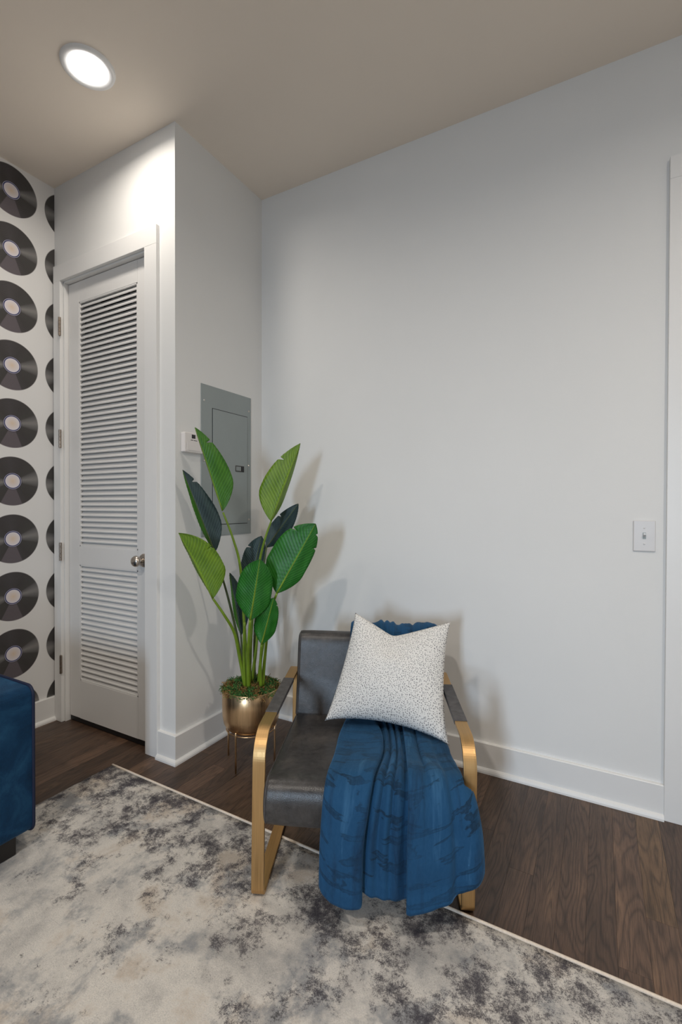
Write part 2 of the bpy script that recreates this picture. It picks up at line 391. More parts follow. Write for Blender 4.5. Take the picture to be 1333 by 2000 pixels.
# floor strips, each a plank of its own
PWID = 0.0765; x = 1.849 - PWID * 37; YP = -3.4
rp = random.Random(3); far = bmesh.new()
while x < XR:
    xa, xb = max(-W, x), min(XR, x + PWID)
    if xb > -W + 0.004:
        special = abs(x - 1.849) < 0.01; first = True
        y = 0.0 if special else rp.uniform(0.0, 0.9)
        while y > YB:
            y0 = y - (0.555 if (special and first) else rp.uniform(0.9, 1.9))
            if y0 < YB + 0.35: y0 = YB
            ya = min(y, 0.0); g = 0.00025
            if ya - y0 > 0.02:
                lo_, hi_ = (xa + g, y0 + g, -0.014), (xb - g, ya - g, 0.0)
                if ya > YP: obj('plank', box(lo_, hi_), M['wood_light'] if (special and first) else M['wood'], floor)
                else: add_box(far, lo_, hi_)
            y = y0; first = False
    x += PWID
obj('plank_field', far, M['wood'], floor)['kind'] = 'stuff'

# baseboards with shoe moulding
def base(name, pts, label):
    """pts: floor polyline along the wall face, room on its left-hand side"""
    def run(profile):
        bm = bmesh.new(); n = len(pts); V = [Vector((*p, 0)) for p in pts]; rings = []
        for i, p in enumerate(V):
            d0 = (V[i] - V[i - 1]).normalized() if i else None; d1 = (V[i + 1] - V[i]).normalized() if i < n - 1 else None
            n0 = Vector((-d0.y, d0.x, 0)) if d0 else None; n1 = Vector((-d1.y, d1.x, 0)) if d1 else None
            off = (n0 + n1) if (n0 and n1) else (n0 or n1)
            rings.append([bm.verts.new(p + off * a + Vector((0, 0, z))) for a, z in profile])
        for i in range(n - 1):
            for j in range(len(profile)): bm.faces.new((rings[i][j], rings[i][(j + 1) % len(profile)], rings[i + 1][(j + 1) % len(profile)], rings[i + 1][j]))
        bm.faces.new(rings[0]); bm.faces.new(rings[-1]); return bm
    o = struct(name, run([(0, 0.0), (0.016, 0.0), (0.016, HB - 0.003), (0.013, HB), (0, HB)]), M['trim'], label)
    obj('shoe_molding', run([(0.016, 0.0), (0.031, 0.0), (0.0305, 0.008), (0.027, 0.015), (0.021, 0.0195), (0.016, 0.021)]), M['trim'], o, smooth=False)
    return o
CASL, CASR, CAST = -0.934, -0.104, 2.513
RD = 1.945                                        # left edge of the casing of the other door
base('baseboard_right', [(RD, 0), (0.0, 0), (0.0, -D), (CASR, -D)][0:2] and [(RD, 0.0), (0.031, 0.0)], 'tall flat white baseboard along the long wall')
base('baseboard_closet', [(0.0, 0.0), (0.0, -D), (CASR, -D)], 'flat white baseboard wrapping the closet corner')
base('baseboard_left', [(-W, -D), (-W, YB)], 'flat white baseboard under the record wallpaper')

# closet door: louvered, with casing
d1 = thing('door_1', 'tall white louvered closet door with nickel knob', 'door', ((DX0 + DX1) / 2, -D, 0), kind='structure')
yc = -D - 0.019
obj('casing', box((CASL, yc, 0), (DX0 - 0.004, -D, DZ + 0.004)), M['trim'], d1, bevel=0.0015)
obj('casing', box((DX1 + 0.004, yc, 0), (CASR, -D, DZ + 0.004)), M['trim'], d1, bevel=0.0015)
obj('casing', box((CASL, yc, DZ + 0.004), (CASR, -D, CAST)), M['trim'], d1, bevel=0.0015)
for lo, hi in (((DX0 - 0.001, -D - 0.001, 0), (DX0 + 0.006, -D + 0.098, DZ)), ((DX1 - 0.006, -D - 0.001, 0), (DX1 + 0.001, -D + 0.098, DZ)), ((DX0, -D - 0.001, DZ - 0.006), (DX1, -D + 0.098, DZ + 0.001))):
    obj('jamb', box(lo, hi), M['trim'], d1)
yf, yk = -D + 0.022, -D + 0.057                   # door front and rear faces
sx0, sx1 = DX0 + 0.010, DX1 - 0.009; zb, zt = 0.030, DZ - 0.009
lx0, lx1 = -0.765, -0.290                         # louver field
u0, u1, v0, v1 = 0.972, 2.300, 0.238, 0.872       # upper and lower louver openings
obj('stile', box((sx0, yf, zb), (lx0, yk, zt)), M['door'], d1, bevel=0.002)
obj('stile', box((lx1, yf, zb), (sx1, yk, zt)), M['door'], d1, bevel=0.002)
for a, b in ((zb, v0), (v1, u0), (u1, zt)): obj('rail', box((lx0, yf, a), (lx1, yk, b)), M['door'], d1)
slat_me = None
for a, b in ((v0, v1), (u0, u1)):
    n = round((b - a) / 0.0283); pt = (b - a) / n
    for i in range(n):
        zc = a + pt * (i + 0.5)
        if slat_me is None:
            q = [(-0.0160, -0.0120), (-0.0155, -0.0180), (-0.0110, -0.0185), (0.0155, 0.0115), (0.0150, 0.0170), (0.0105, 0.0180)]
            q = [(yy, zz) for yy, zz in q]
            bm = prism(q, 0, lx0 - 0.001, lx1 + 0.001); o = obj('slat', bm, M['door'], d1, loc=(0, (yf + yk) / 2, zc)); slat_me = o.data
        else: obj('slat', slat_me, M['door'], d1, loc=(0, (yf + yk) / 2, zc))
    obj('bead', boxes(((lx0, yf + .001, a), (lx0 + .006, yf + .010, b)), ((lx1 - .006, yf + .001, a), (lx1, yf + .010, b)), ((lx0, yf + .001, a), (lx1, yf + .010, a + .007)), ((lx0, yf + .001, b - .007), (lx1, yf + .010, b))), M['door'], d1)
obj('door_gap_shade', box((sx0, yf + 0.004, 0.003), (sx1, yk, zb)), M['black'], d1)  # added black strip standing in for the shade in the gap below the door
for zc in (2.172, 1.560, 0.942, 0.322):
    h = obj('hinge', box((DX0 - 0.012, yc - 0.0015, zc - 0.05), (DX0 - 0.0, yc, zc + 0.05)), M['hinge'], d1)
    for j in range(5):
        za = zc - 0.05 + j * 0.02
        obj('hinge_knuckle', tube([(DX0 + 0.002, yc - 0.005, za + 0.0008), (DX0 + 0.002, yc - 0.005, za + 0.0192)], 0.0070, 12), M['hinge'], h, world_parent=False)
KX, KZ = -0.243, 0.925
kn = obj('knob', lathe([(0.0005, -0.064), (0.014, -0.0635), (0.022, -0.060), (0.0265, -0.053), (0.0275, -0.046), (0.025, -0.039), (0.018, -0.033), (0.0115, -0.029), (0.0105, -0.012), (0.012, -0.008)], (KX, yf, KZ), 'y', 40), M['nickel'], d1, smooth=True)
obj('rosette', lathe([(0.0115, -0.010), (0.024, -0.0095), (0.031, -0.007), (0.0335, -0.003), (0.034, 0.0)], (KX, yf, KZ), 'y', 40), M['nickel'], kn, smooth=True, world_parent=False)

# the other doorway at the right end of the long wall
d2 = thing('door_2', 'white flat-cased doorway beside the light switch', 'door', (2.45, 0, 0), kind='structure')
obj('casing', box((RD, -0.021, 0), (RD + 0.092, 0, DZ + 0.004)), M['trim'], d2, bevel=0.0015)
obj('casing', box((2.86, -0.021, 0), (2.952, 0, DZ + 0.004)), M['trim'], d2, bevel=0.0015)
obj('casing', box((RD, -0.0215, DZ + 0.004), (2.952, 0, 2.508)), M['trim'], d2, bevel=0.0015)
obj('door_panel', box((RD + 0.094, -0.006, 0.012), (2.858, 0.0, DZ)), M['door'], d2, bevel=0.002)

# ------------------------------------------------------------------ ceiling downlights
em = bpy.data.materials.new('lamp_lens'); em.use_nodes = True; nt = em.node_tree
e = nt.nodes.new('ShaderNodeEmission'); e.inputs[0].default_value = (1, 0.97, 0.93, 1); e.inputs[1].default_value = 14.0
nt.links.new(e.outputs[0], nt.nodes['Material Output'].inputs[0])
def downlight(x, y, label, power):
    t = thing('recessed_light', label, 'ceiling light', (x, y, H), group='round recessed ceiling lights')
    obj('trim_ring', lathe([(0.068, -0.002), (0.071, -0.007), (0.090, -0.010), (0.098, -0.008), (0.101, 0.0)], (x, y, H), 'z', 64), M['lampwhite'], t, smooth=True)
    obj('lens', lathe([(0.0005, -0.0165), (0.03, -0.0158), (0.055, -0.012), (0.0685, -0.006)], (x, y, H), 'z', 64), em, t)
    l = bpy.data.lights.new('lamp', 'AREA'); l.shape = 'DISK'; l.size = 0.138; l.energy = power; l.spread = math.radians(165); l.color = (1.0, 0.92, 0.815)
    o = bpy.data.objects.new('lamp', l); C.objects.link(o); o.location = (x, y, H - 0.0180)
    o.parent = t; o.matrix_parent_inverse = Matrix.Translation((-x, -y, -H))
downlight(-0.098, -0.988, 'lit round white recessed light in front of the closet door', LAMP_W * 0.42)
downlight(1.0, -2.85, 'lit round white recessed light over the rug', LAMP_W * 1.55)
downlight(0.2, -3.95, 'lit round white recessed light over the sofa end', LAMP_W * 0.6)
downlight(2.65, -1.65, 'lit round white recessed light near the cased doorway', LAMP_W * 1.35)

# ------------------------------------------------------------------ wall fittings
bp = thing('breaker_panel', 'grey metal breaker panel cover on the closet side wall behind the plant', 'breaker panel', (0, -0.288, 1.04))
obj('cover', box((0.0, -0.476, 1.041), (0.004, -0.100, 1.798)), M['panel'], bp, bevel=0.0012)
obj('panel_recess', box((0.0038, -0.402, 1.098), (0.0046, -0.131, 1.689)), M['black'], bp)
pd = obj('panel_door', box((0.004, -0.3985, 1.1015), (0.0075, -0.1345, 1.6855)), M['panel'], bp, bevel=0.0010)
lt = obj('latch', box((0.0075, -0.232, 1.380), (0.0105, -0.166, 1.412)), M['darkprint'], pd, world_parent=False)
obj('latch_slide', boxes(((0.0105, -0.187, 1.382), (0.013, -0.170, 1.410)),), M['black'], lt, world_parent=False)
for j in range(3): obj('latch_window', box((0.0105, -0.229 + j * .013, 1.385), (0.0112, -0.219 + j * .013, 1.407)), M['panel'], lt, world_parent=False)
for yy, zz in ((-0.456, 1.718), (-0.119, 1.722), (-0.119, 1.42), (-0.456, 1.42), (-0.456, 1.12), (-0.119, 1.12)):
    obj('screw', lathe([(0.0004, 0.0022), (0.004, 0.002), (0.0052, 0.0)], (0.004, yy, zz), 'x', 14), M['nickel'], bp)

th = thing('thermostat', 'small off-white wall thermostat with a tiny dark display', 'thermostat', (0, -0.55, 1.445))
obj('body', box((0.0, -0.603, 1.447), (0.028, -0.487, 1.541)), M['thermo'], th, bevel=0.005, seg=3)
obj('display', box((0.0278, -0.560, 1.514), (0.0290, -0.538, 1.532)), M['black'], th)
obj('front_flap', box((0.0278, -0.588, 1.456), (0.0300, -0.502, 1.496)), M['thermo'], th, bevel=0.0006)
obj('printed_line', boxes(((0.0278, -0.566, 1.5035), (0.0284, -0.552, 1.5065)), ((0.0278, -0.548, 1.5035), (0.0284, -0.526, 1.5065))), M['darkprint'], th)

sw = thing('light_switch', 'white toggle light switch plate beside the cased doorway', 'light switch', (1.875, 0, 1.021))
obj('plate', box((1.838, -0.006, 1.021), (1.912, 0, 1.141)), M['switch'], sw, bevel=0.003, seg=3)
obj('toggle_slot', box((1.8695, -0.0066, 1.069), (1.8805, -0.0055, 1.094)), M['panel'], sw)
obj('toggle', prism([(-0.004, 1.086), (-0.019, 1.0925), (-0.0195, 1.0865), (-0.004, 1.076)], 0, 1.8712, 1.8788), M['switch'], sw)
for zz in (1.112, 1.050): obj('screw', lathe([(0.0004, -0.0016), (0.0026, -0.0014), (0.0034, 0.0)], (1.875, -0.006, zz), 'y', 12), M['switch'], sw)

# ------------------------------------------------------------------ rug
RA = -0.008                                        # slight turn of the rug
rug = thing('area_rug', 'abstract cream, grey and charcoal area rug on the wood floor', 'rug', (-0.231, -0.792, 0), RA)
bm = bmesh.new(); RX, RY, RT_ = 3.05, 2.45, 0.0065
nx, ny = 122, 98; grid = []
for j in range(ny + 1):
    row = []
    for i in range(nx + 1):
        px, py = RX * i / nx, -0.006 - (RY - 0.006) * j / ny
        e0 = min(i, nx - i, j, ny - j)
        z = RT_ - (0.003 if e0 == 0 else 0) + 0.0012 * mnoise.noise((px * 9, py * 9, 0))
        if i == 0: px += 0.004 * mnoise.noise((py * 30, 1, 2))
        px += 0.118 * (-py) * 0.92 * (1 - i / nx) * 0.0
        row.append(bm.verts.new((px, py, z)))
    grid.append(row)
for j in range(ny):
    for i in range(nx): bm.faces.new((grid[j][i], grid[j + 1][i], grid[j + 1][i + 1], grid[j][i + 1]))
edge = grid[0] + [r[-1] for r in grid[1:]] + grid[-1][-2::-1] + [r[0] for r in grid[-2:0:-1]]
low = [bm.verts.new((v.co.x, v.co.y, 0.0)) for v in edge]
for i in range(len(edge)): bm.faces.new((edge[i], edge[(i + 1) % len(edge)], low[(i + 1) % len(edge)], low[i]))
obj('pile', bm, M['rug'], rug, smooth=True, world_parent=False)
obj('binding', tube([(RX * i / 60, -0.003, 0.0048) for i in range(61)], 0.0047, 8), M['rug_edge'], rug, smooth=True, world_parent=False)
obj('binding', tube([(RX * i / 60, -RY, 0.0048) for i in range(61)], 0.0047, 8), M['rug_edge'], rug, smooth=True, world_parent=False)

# ------------------------------------------------------------------ sofa (only one arm reaches into view)
SY, SXF = -1.268, 0.018                            # outer arm face, front face
so = thing('sofa', 'blue velvet sofa with piped square arms on black block feet', 'sofa', (-0.44, SY - 1.0, 0))
def rrect(x0, x1, z0, z1, r, n=6):
    pts = []
    for cx, cz, a0 in ((x1 - r, z0 + r, -PI / 2), (x1 - r, z1 - r, 0), (x0 + r, z1 - r, PI / 2), (x0 + r, z0 + r, PI)):
        for k in range(n + 1): a = a0 + PI / 2 * k / n; pts.append((cx + r * math.cos(a), cz + r * math.sin(a)))
    return pts
AZ0, AZ1, AW, SL = 0.070, 0.570, 0.19, 2.05
SB = -0.90                                          # back of the sofa
for ya in (SY, SY - SL + AW):
    pr = rrect(SB, SXF, AZ0, AZ1, 0.032)
    arm = obj('arm', prism([(p[0], p[1]) for p in pr], 1, ya - AW, ya), M['sofa'], so, bevel=0.004, seg=2)
    for yy in (ya - 0.002, ya - AW + 0.002):
        loop = [(p[0], yy, p[1]) for p in rrect(SB - 0.001, SXF + 0.001, AZ0 - 0.001, AZ1 + 0.001, 0.033, 8)]
        obj('piping', tube(loop + loop[:2], 0.0052, 8, cap=False), M['piping'], arm, smooth=True, world_parent=False)
obj('seat_base', box((SB + 0.02, SY - SL + AW, 0.072), (SXF - 0.02, SY - AW, 0.27)), M['sofa'], so, bevel=0.02, seg=3)
for k in range(2):
    ya = SY - AW - k * 0.835
    obj('seat_cushion', box((SB + 0.2, ya - 0.833, 0.272), (SXF - 0.005, ya - 0.002, 0.43)), M['sofa'], so, bevel=0.035, seg=4)
    obj('back_cushion', box((SB + 0.14, ya - 0.833, 0.435), (SB + 0.32, ya - 0.002, 0.83)), M['sofa'], so, bevel=0.04, seg=4)
obj('backrest', box((SB, SY - SL + 0.004, 0.074), (SB + 0.14, SY - 0.004, 0.80)), M['sofa'], so, bevel=0.03, seg=3)
for fx in (SB + 0.05, SXF - 0.085):
    for fy in (SY - 0.105, SY - SL + 0.045): obj('foot', box((fx, fy, 0.0 if fx < -0.3 else 0.0075), (fx + 0.06, fy + 0.06, 0.075)), M['foot'], so, bevel=0.003)

# ------------------------------------------------------------------ armchair
CX, CY, CT = 0.8074, -1.0682, 0.4257
CW, CH, CD, BW, BT = 0.664, 0.4956, 0.690, 0.0385, 0.010; TILT = 0.0075 / 0.664   # left runner stands on the rug
ch = thing('armchair', 'charcoal leather armchair with brushed gold loop arms', 'armchair', (CX, CY, 0.0075), CT); ch.rotation_euler = (0, TILT, CT)
def loop_pts(off, r_top, r_bot, n=20):
    x0, x1, z0, z1 = off, CD - off, off, CH - off
    rt, rb = r_top - off, max(0.004, r_bot - off); pts = []
    for cx, cz, r, a0 in ((x0 + rb, z0 + rb, rb, PI), (x1 - rb, z0 + rb, rb, 1.5 * PI), (x1 - rt, z1 - rt, rt, 0), (x0 + rt, z1 - rt, rt, PI / 2)):
        for k in range(n + 1):
            a = a0 + PI / 2 * k / n; pts.append((cx + r * math.cos(a), cz + r * math.sin(a)))
    return pts
def side_loop(ua):
    bm = bmesh.new(); O_, I_ = loop_pts(0, 0.085, 0.030), loop_pts(BT, 0.085, 0.030); n = len(O_)
    V = [[bm.verts.new((u, p[0], p[1])) for p in P_] for u in (ua, ua + BW) for P_ in (O_, I_)]
    for i in range(n):
        j = (i + 1) % n
        for a, b in ((0, 2), (3, 1), (1, 0), (2, 3)): bm.faces.new((V[a][i], V[a][j], V[b][j], V[b][i]))
    return obj('arm_frame', bm, M['gold'], ch, bevel=0.0012, seg=2, world_parent=False)
for ua in (0.0, CW - BW):
    fr = side_loop(ua)
    obj('arm_pad', box((ua - 0.0015, 0.165, CH - BT - 0.003), (ua + BW + 0.0015, 0.477, CH + 0.0028)), M['leather_trim'], fr, bevel=0.002, world_parent=False)
for v, z in ((0.10, 0.225), (0.46, 0.205)): obj('cross_rail', box((BW - 0.001, v, z - 0.012), (CW - BW + 0.001, v + 0.03, z + 0.012)), M['gold'], ch, bevel=0.001, world_parent=False)
for ua in (BW - 0.002, CW - BW - 0.010): obj('side_rail', box((ua, 0.01, 0.236), (ua + 0.012, 0.68, 0.262)), M['black'], ch, world_parent=False)

def pad(name, prof, ua, ub, r, ma, sag=None):
    """upholstered slab: outline prof (v, z) swept from ua to ub with rounded side edges"""
    pts = [Vector(p) for p in spline([(*p, 0) for p in prof] + [(*prof[0], 0)], 5)[:-1]]; n = len(pts)
    nrm = []
    area = sum(pts[i].x * pts[(i + 1) % n].y - pts[(i + 1) % n].x * pts[i].y for i in range(n))
    for i in range(n):
        d = (pts[(i + 1) % n] - pts[i - 1]).normalized(); q = Vector((d.y, -d.x, 0)); nrm.append(q if area > 0 else -q)
    st = [(ua + r * (1 - math.cos(a)), r * (1 - math.sin(a))) for a in [PI / 2 * k / 6 for k in range(7)]]
    mids = 14
    st = st + [(lerp(ua + r, ub - r, k / mids), 0) for k in range(1, mids)] + [(ua + ub - u, o) for u, o in reversed(st)]
    bm = bmesh.new(); rings = []
    for u, o in st:
        ring = []
        for p, q in zip(pts, nrm):
            c = p - q * o
            s = math.sin(PI * (u - ua) / (ub - ua)) ** 0.6
            if sag: c = c + q * sag * s * (0.6 + 0.4 * mnoise.noise((u * 7, p.x * 6, p.y * 6)))
            ring.append(bm.verts.new((u, c.x, c.y)))
        rings.append(ring)
    for a, b in zip(rings, rings[1:]):
        for i in range(n): bm.faces.new((a[i], a[(i + 1) % n], b[(i + 1) % n], b[i]))
    bm.faces.new(rings[0]); bm.faces.new(rings[-1])
    o = obj(name, bm, ma, ch, smooth=True, world_parent=False)
    k = 4
    for us in (st[k], (ua + ub - st[k][0], st[k][1])):
        loop = [(us[0], (p - q * (us[1] - 0.0008)).x, (p - q * (us[1] - 0.0008)).y) for p, q in zip(pts, nrm)]
        obj('seam', tube(loop + loop[:1], 0.0016, 6, cap=False), M['leather_trim'], o, smooth=True, world_parent=False)
    return o
seat_prof = [(0.000, 0.244), (-0.028, 0.250), (-0.041, 0.285), (-0.040, 0.330), (-0.024, 0.362), (0.010, 0.374), (0.080, 0.3695), (0.20, 0.361), (0.34, 0.351), (0.46, 0.343), (0.53, 0.334), (0.56, 0.300), (0.53, 0.255), (0.40, 0.247), (0.20, 0.245)]
pad('seat', seat_prof, 0.0405, CW - 0.0405, 0.016, M['leather'], 0.004)
back_prof = [(0.505, 0.335), (0.515, 0.400), (0.532, 0.480), (0.545, 0.560), (0.556, 0.620), (0.572, 0.650), (0.605, 0.656), (0.632, 0.636), (0.636, 0.590), (0.622, 0.500), (0.606, 0.400), (0.590, 0.320), (0.545, 0.310)]
pad('backrest', back_prof, 0.0405, CW - 0.0405, 0.016, M['leather'], 0.006)

# ------------------------------------------------------------------ throw blanket over the chair
def blanket():
    ctrl = [(0.668, 0.48), (0.664, 0.56), (0.655, 0.640), (0.625, 0.672), (0.585, 0.674), (0.552, 0.648), (0.538, 0.580), (0.522, 0.500), (0.505, 0.420), (0.480, 0.372), (0.430, 0.358), (0.33, 0.364), (0.20, 0.374), (0.08, 0.383), (0.015, 0.386), (-0.024, 0.376), (-0.050, 0.345), (-0.058, 0.30), (-0.062, 0.22), (-0.066, 0.14), (-0.070, 0.05)]
    path = spline([(a, b, 0) for a, b in ctrl], 7)
    L = [0]
    for a, b in zip(path, path[1:]): L.append(L[-1] + (b - a).length)
    NT, NS = 190, 170; tot = L[-1]
    i_front = next(i for i, p in enumerate(path) if p.x < 0.0); Lf = L[i_front]
    i_seat = next(i for i, p in enumerate(path) if p.x < 0.48 and p.y < 0.45); Ls = L[i_seat]
    def sample(l):
        l = max(0, min(tot - 1e-6, l)); i = max(k for k in range(len(L) - 1) if L[k] <= l)
        t = (l - L[i]) / (L[i + 1] - L[i]); p = path[i].lerp(path[i + 1], t); d = (path[i + 1] - path[i]).normalized()
        return p, Vector((-d.y, d.x, 0)) * -1
    # cross sections: s -> (u, outward offset)
    hang = [(0.0, 0.217, 0.004), (0.025, 0.223, 0.018), (0.10, 0.268, 0.026), (0.18, 0.318, 0.030), (0.205, 0.333, 0.027), (0.222, 0.335, 0.017), (0.24, 0.326, 0.007), (0.27, 0.322, 0.003), (0.31, 0.338, 0.002), (0.35, 0.358, 0.010), (0.385, 0.376, 0.002), (0.42, 0.396, 0.012), (0.455, 0.412, 0.003), (0.49, 0.432, 0.013), (0.525, 0.452, 0.003), (0.56, 0.470, 0.003), (0.58, 0.472, 0.014), (0.595, 0.462, 0.027), (0.62, 0.462, 0.036), (0.68, 0.492, 0.037), (0.75, 0.540, 0.034), (0.80, 0.572, 0.034), (0.83, 0.590, 0.022), (0.87, 0.612, 0.024), (0.92, 0.642, 0.026), (0.96, 0.660, 0.018), (1.0, 0.671, 0.004)]
    top = [(0.0, 0.240, 0.0), (0.025, 0.246, 0.006), (0.10, 0.300, 0.009), (0.18, 0.365, 0.013), (0.205, 0.388, 0.015), (0.222, 0.394, 0.010), (0.24, 0.388, 0.004), (0.27, 0.390, 0.001), (0.31, 0.400, 0.002), (0.35, 0.411, 0.012), (0.385, 0.420, 0.002), (0.42, 0.432, 0.013), (0.455, 0.440, 0.002), (0.49, 0.450, 0.013), (0.525, 0.459, 0.002), (0.56, 0.468, 0.003), (0.58, 0.472, 0.008), (0.595, 0.470, 0.014), (0.62, 0.476, 0.015), (0.68, 0.500, 0.010), (0.72, 0.512, 0.003), (0.75, 0.520, 0.012), (0.80, 0.548, 0.010), (0.83, 0.562, 0.006), (0.87, 0.580, 0.006), (0.92, 0.598, 0.006), (0.96, 0.608, 0.004), (1.0, 0.616, 0.0)]
    def cs(tab, s):
        P_ = [(a, b, c) for a, b, c in tab]
        for i in range(len(P_) - 1):
            if s <= P_[i + 1][0] or i == len(P_) - 2:
                t = (s - P_[i][0]) / (P_[i + 1][0] - P_[i][0])
                p0 = P_[max(i - 1, 0)]; p1, p2 = P_[i], P_[i + 1]; p3 = P_[min(i + 2, len(P_) - 1)]
                def cr(j):
                    a, b, c, d = p0[j], p1[j], p2[j], p3[j]
                    return 0.5 * (2 * b + (c - a) * t + (2 * a - 5 * b + 4 * c - d) * t * t + (3 * b - a - 3 * c + d) * t ** 3)
                return cr(1), cr(2)
    hem = [(0, 0.128), (0.03, 0.104), (0.08, 0.082), (0.14, 0.074), (0.205, 0.080), (0.24, 0.100), (0.31, 0.100), (0.36, 0.088), (0.45, 0.084), (0.53, 0.090), (0.57, 0.096), (0.60, 0.080), (0.64, 0.080), (0.70, 0.090), (0.80, 0.116), (0.90, 0.146), (0.96, 0.164), (1.0, 0.176)]
    def hemz(s):
        for (a, za), (b, zb_) in zip(hem, hem[1:]):
            if s <= b: return lerp(za, zb_, (s - a) / (b - a)) + 0.010
        return hem[-1][1]
    z_of = lambda l: sample(l)[0].y
    bm = bmesh.new(); uvl = bm.loops.layers.uv.new('UVMap'); rows = []
    H_, T_ = [], []
    for i in range(NS + 1): s = i / NS; H_.append(cs(hang, s)); T_.append(cs(top, s))
    for j in range(NT + 1):
        row = []
        for i in range(NS + 1):
            s = i / NS
            # end of the path for this column from the hem height
            lend = tot - (hemz(s) - path[-1].y)
            f = j / NT; l = lend * f
            p, nn = sample(l)
            k = sstep(Lf - 0.20, Lf + 0.20, l)
            u = lerp(T_[i][0], H_[i][0], k); o = lerp(T_[i][1], H_[i][1], k)
            ks = sstep(Ls - 0.10, Ls + 0.25, l)
            if l < Ls + 0.25: u = lerp(0.262 + (0.62 - 0.262) * s, u, ks)
            o *= lerp(0.6, 1.0, ks)
            if l < Ls: o += 0.012 * abs(math.sin(s * 8.5 + 1 + 0.8 * math.sin(s * 5))) + 0.004 * mnoise.noise((s * 14, 2, 2)) + 0.004
            w_ = 0.0022 * mnoise.noise((s * 9, l * 16, 3)) + 0.0016 * mnoise.noise((s * 24, l * 9, 8))
            o += w_ + 0.003 * k * mnoise.noise((s * 4, l * 14, 5))
            if 0.28 < s < 0.56: o = lerp(o, 0.006, 0.55 * sstep(Lf + 0.12, Lf + 0.32, l))
            o *= 1.35
            if f > 0.972: o += 0.0025
            o = max(o, 0.0008)
            if l < Lf + 0.02: u = min(u, 0.6205)
            # round the lower right away from the gold post
            c = p + nn * o
            if u > 0.610: c.x = min(c.x, -0.016) if l > Lf else c.x
            row.append(bm.verts.new((u, c.x, c.y)))
        rows.append(row)
    for j in range(NT):
        for i in range(NS):
            f = bm.faces.new((rows[j][i], rows[j][i + 1], rows[j + 1][i + 1], rows[j + 1][i]))
            for lp, (a, b) in zip(f.loops, ((i, j), (i + 1, j), (i + 1, j + 1), (i, j + 1))): lp[uvl].uv = (a / NS, b / NT)
    o = obj('throw_blanket', bm, M['throw'], None, smooth=True)
    hemcurve = [v.co.copy() for v in []]
    return o, rows
bl, _ = blanket()
bl.location = (CX, CY, 0.0075); bl.rotation_euler = (0, TILT, CT)
sm = bl.modifiers.new('thick', 'SOLIDIFY'); sm.thickness = 0.005; sm.offset = 0.0
tag(bl, 'folded blue fleece throw draped over the leather armchair', 'blanket')

# ------------------------------------------------------------------ pillow on the chair
def pillow():
    TL, TR = Vector((0.281, 0.525, 0.757)), Vector((0.658, 0.485, 0.742))
    BL, BR = Vector((0.178, 0.360, 0.384)), Vector((0.622, 0.240, 0.374))
    n = 72; nn = ((BR - BL) + (TR - TL)).cross((TL - BL) + (TR - BR)).normalized()
    if nn.y > 0: nn = -nn
    bm = bmesh.new(); uvl = bm.loops.layers.uv.new('UVMap'); sheets = []
    for sgn in (1, -1):
        g = []
        for j in range(n + 1):
            row = []
            for i in range(n + 1):
                if sgn < 0 and (i in (0, n) or j in (0, n)): row.append(sheets[0][j][i]); continue
                a, b = i / n, j / n
                # pull the sides in between the corners
                pin = lambda t: (4 * t * (1 - t)) ** 0.8
                aa = 0.5 + (a - 0.5) * (1 - (0.115 if a > .5 else 0.06) * pin(b))
                bb = 0.5 + (b - 0.5) * (1 - (0.09 if b > .5 else 0.17) * pin(a))
                chop = max(0.0, 1.03 - math.sqrt(((a - 0.44) / (0.44 if a < 0.44 else 0.56)) ** 2 + 0.0045)) ** 1.35
                bb -= 0.145 * chop * sstep(0.40, 1.0, b)
                p = BL.lerp(BR, aa).lerp(TL.lerp(TR, aa), bb)
                e = (max(0, 1 - (2 * a - 1) ** 2) * max(0, 1 - (2 * b - 1) ** 2))
                th_ = 0.086 * e ** 0.52
                th_ -= 0.020 * chop * sstep(0.55, 0.95, b) * e ** 0.3
                th_ += 0.0035 * mnoise.noise((a * 5, b * 5, 4)) * e + 0.004 * math.sin(9 * (a + b)) * e * (1 - e)
                row.append(bm.verts.new(p + nn * sgn * th_ * (1.0 if sgn > 0 else 0.75)))
            g.append(row)
        sheets.append(g)
    for g in sheets:
        for j in range(n):
            for i in range(n):
                f = bm.faces.new((g[j][i], g[j][i + 1], g[j + 1][i + 1], g[j + 1][i]))
                for lp, (a, b) in zip(f.loops, ((i, j), (i + 1, j), (i + 1, j + 1), (i, j + 1))): lp[uvl].uv = (a / n, b / n)
    o = obj('throw_pillow', bm, M['pillow'], None, smooth=True)
    o.location = (CX, CY, 0.0075); o.rotation_euler = (0, TILT, CT)
    tag(o, 'white square pillow with tiny grey dots, chopped top, on the armchair', 'pillow')
    return o
pillow()

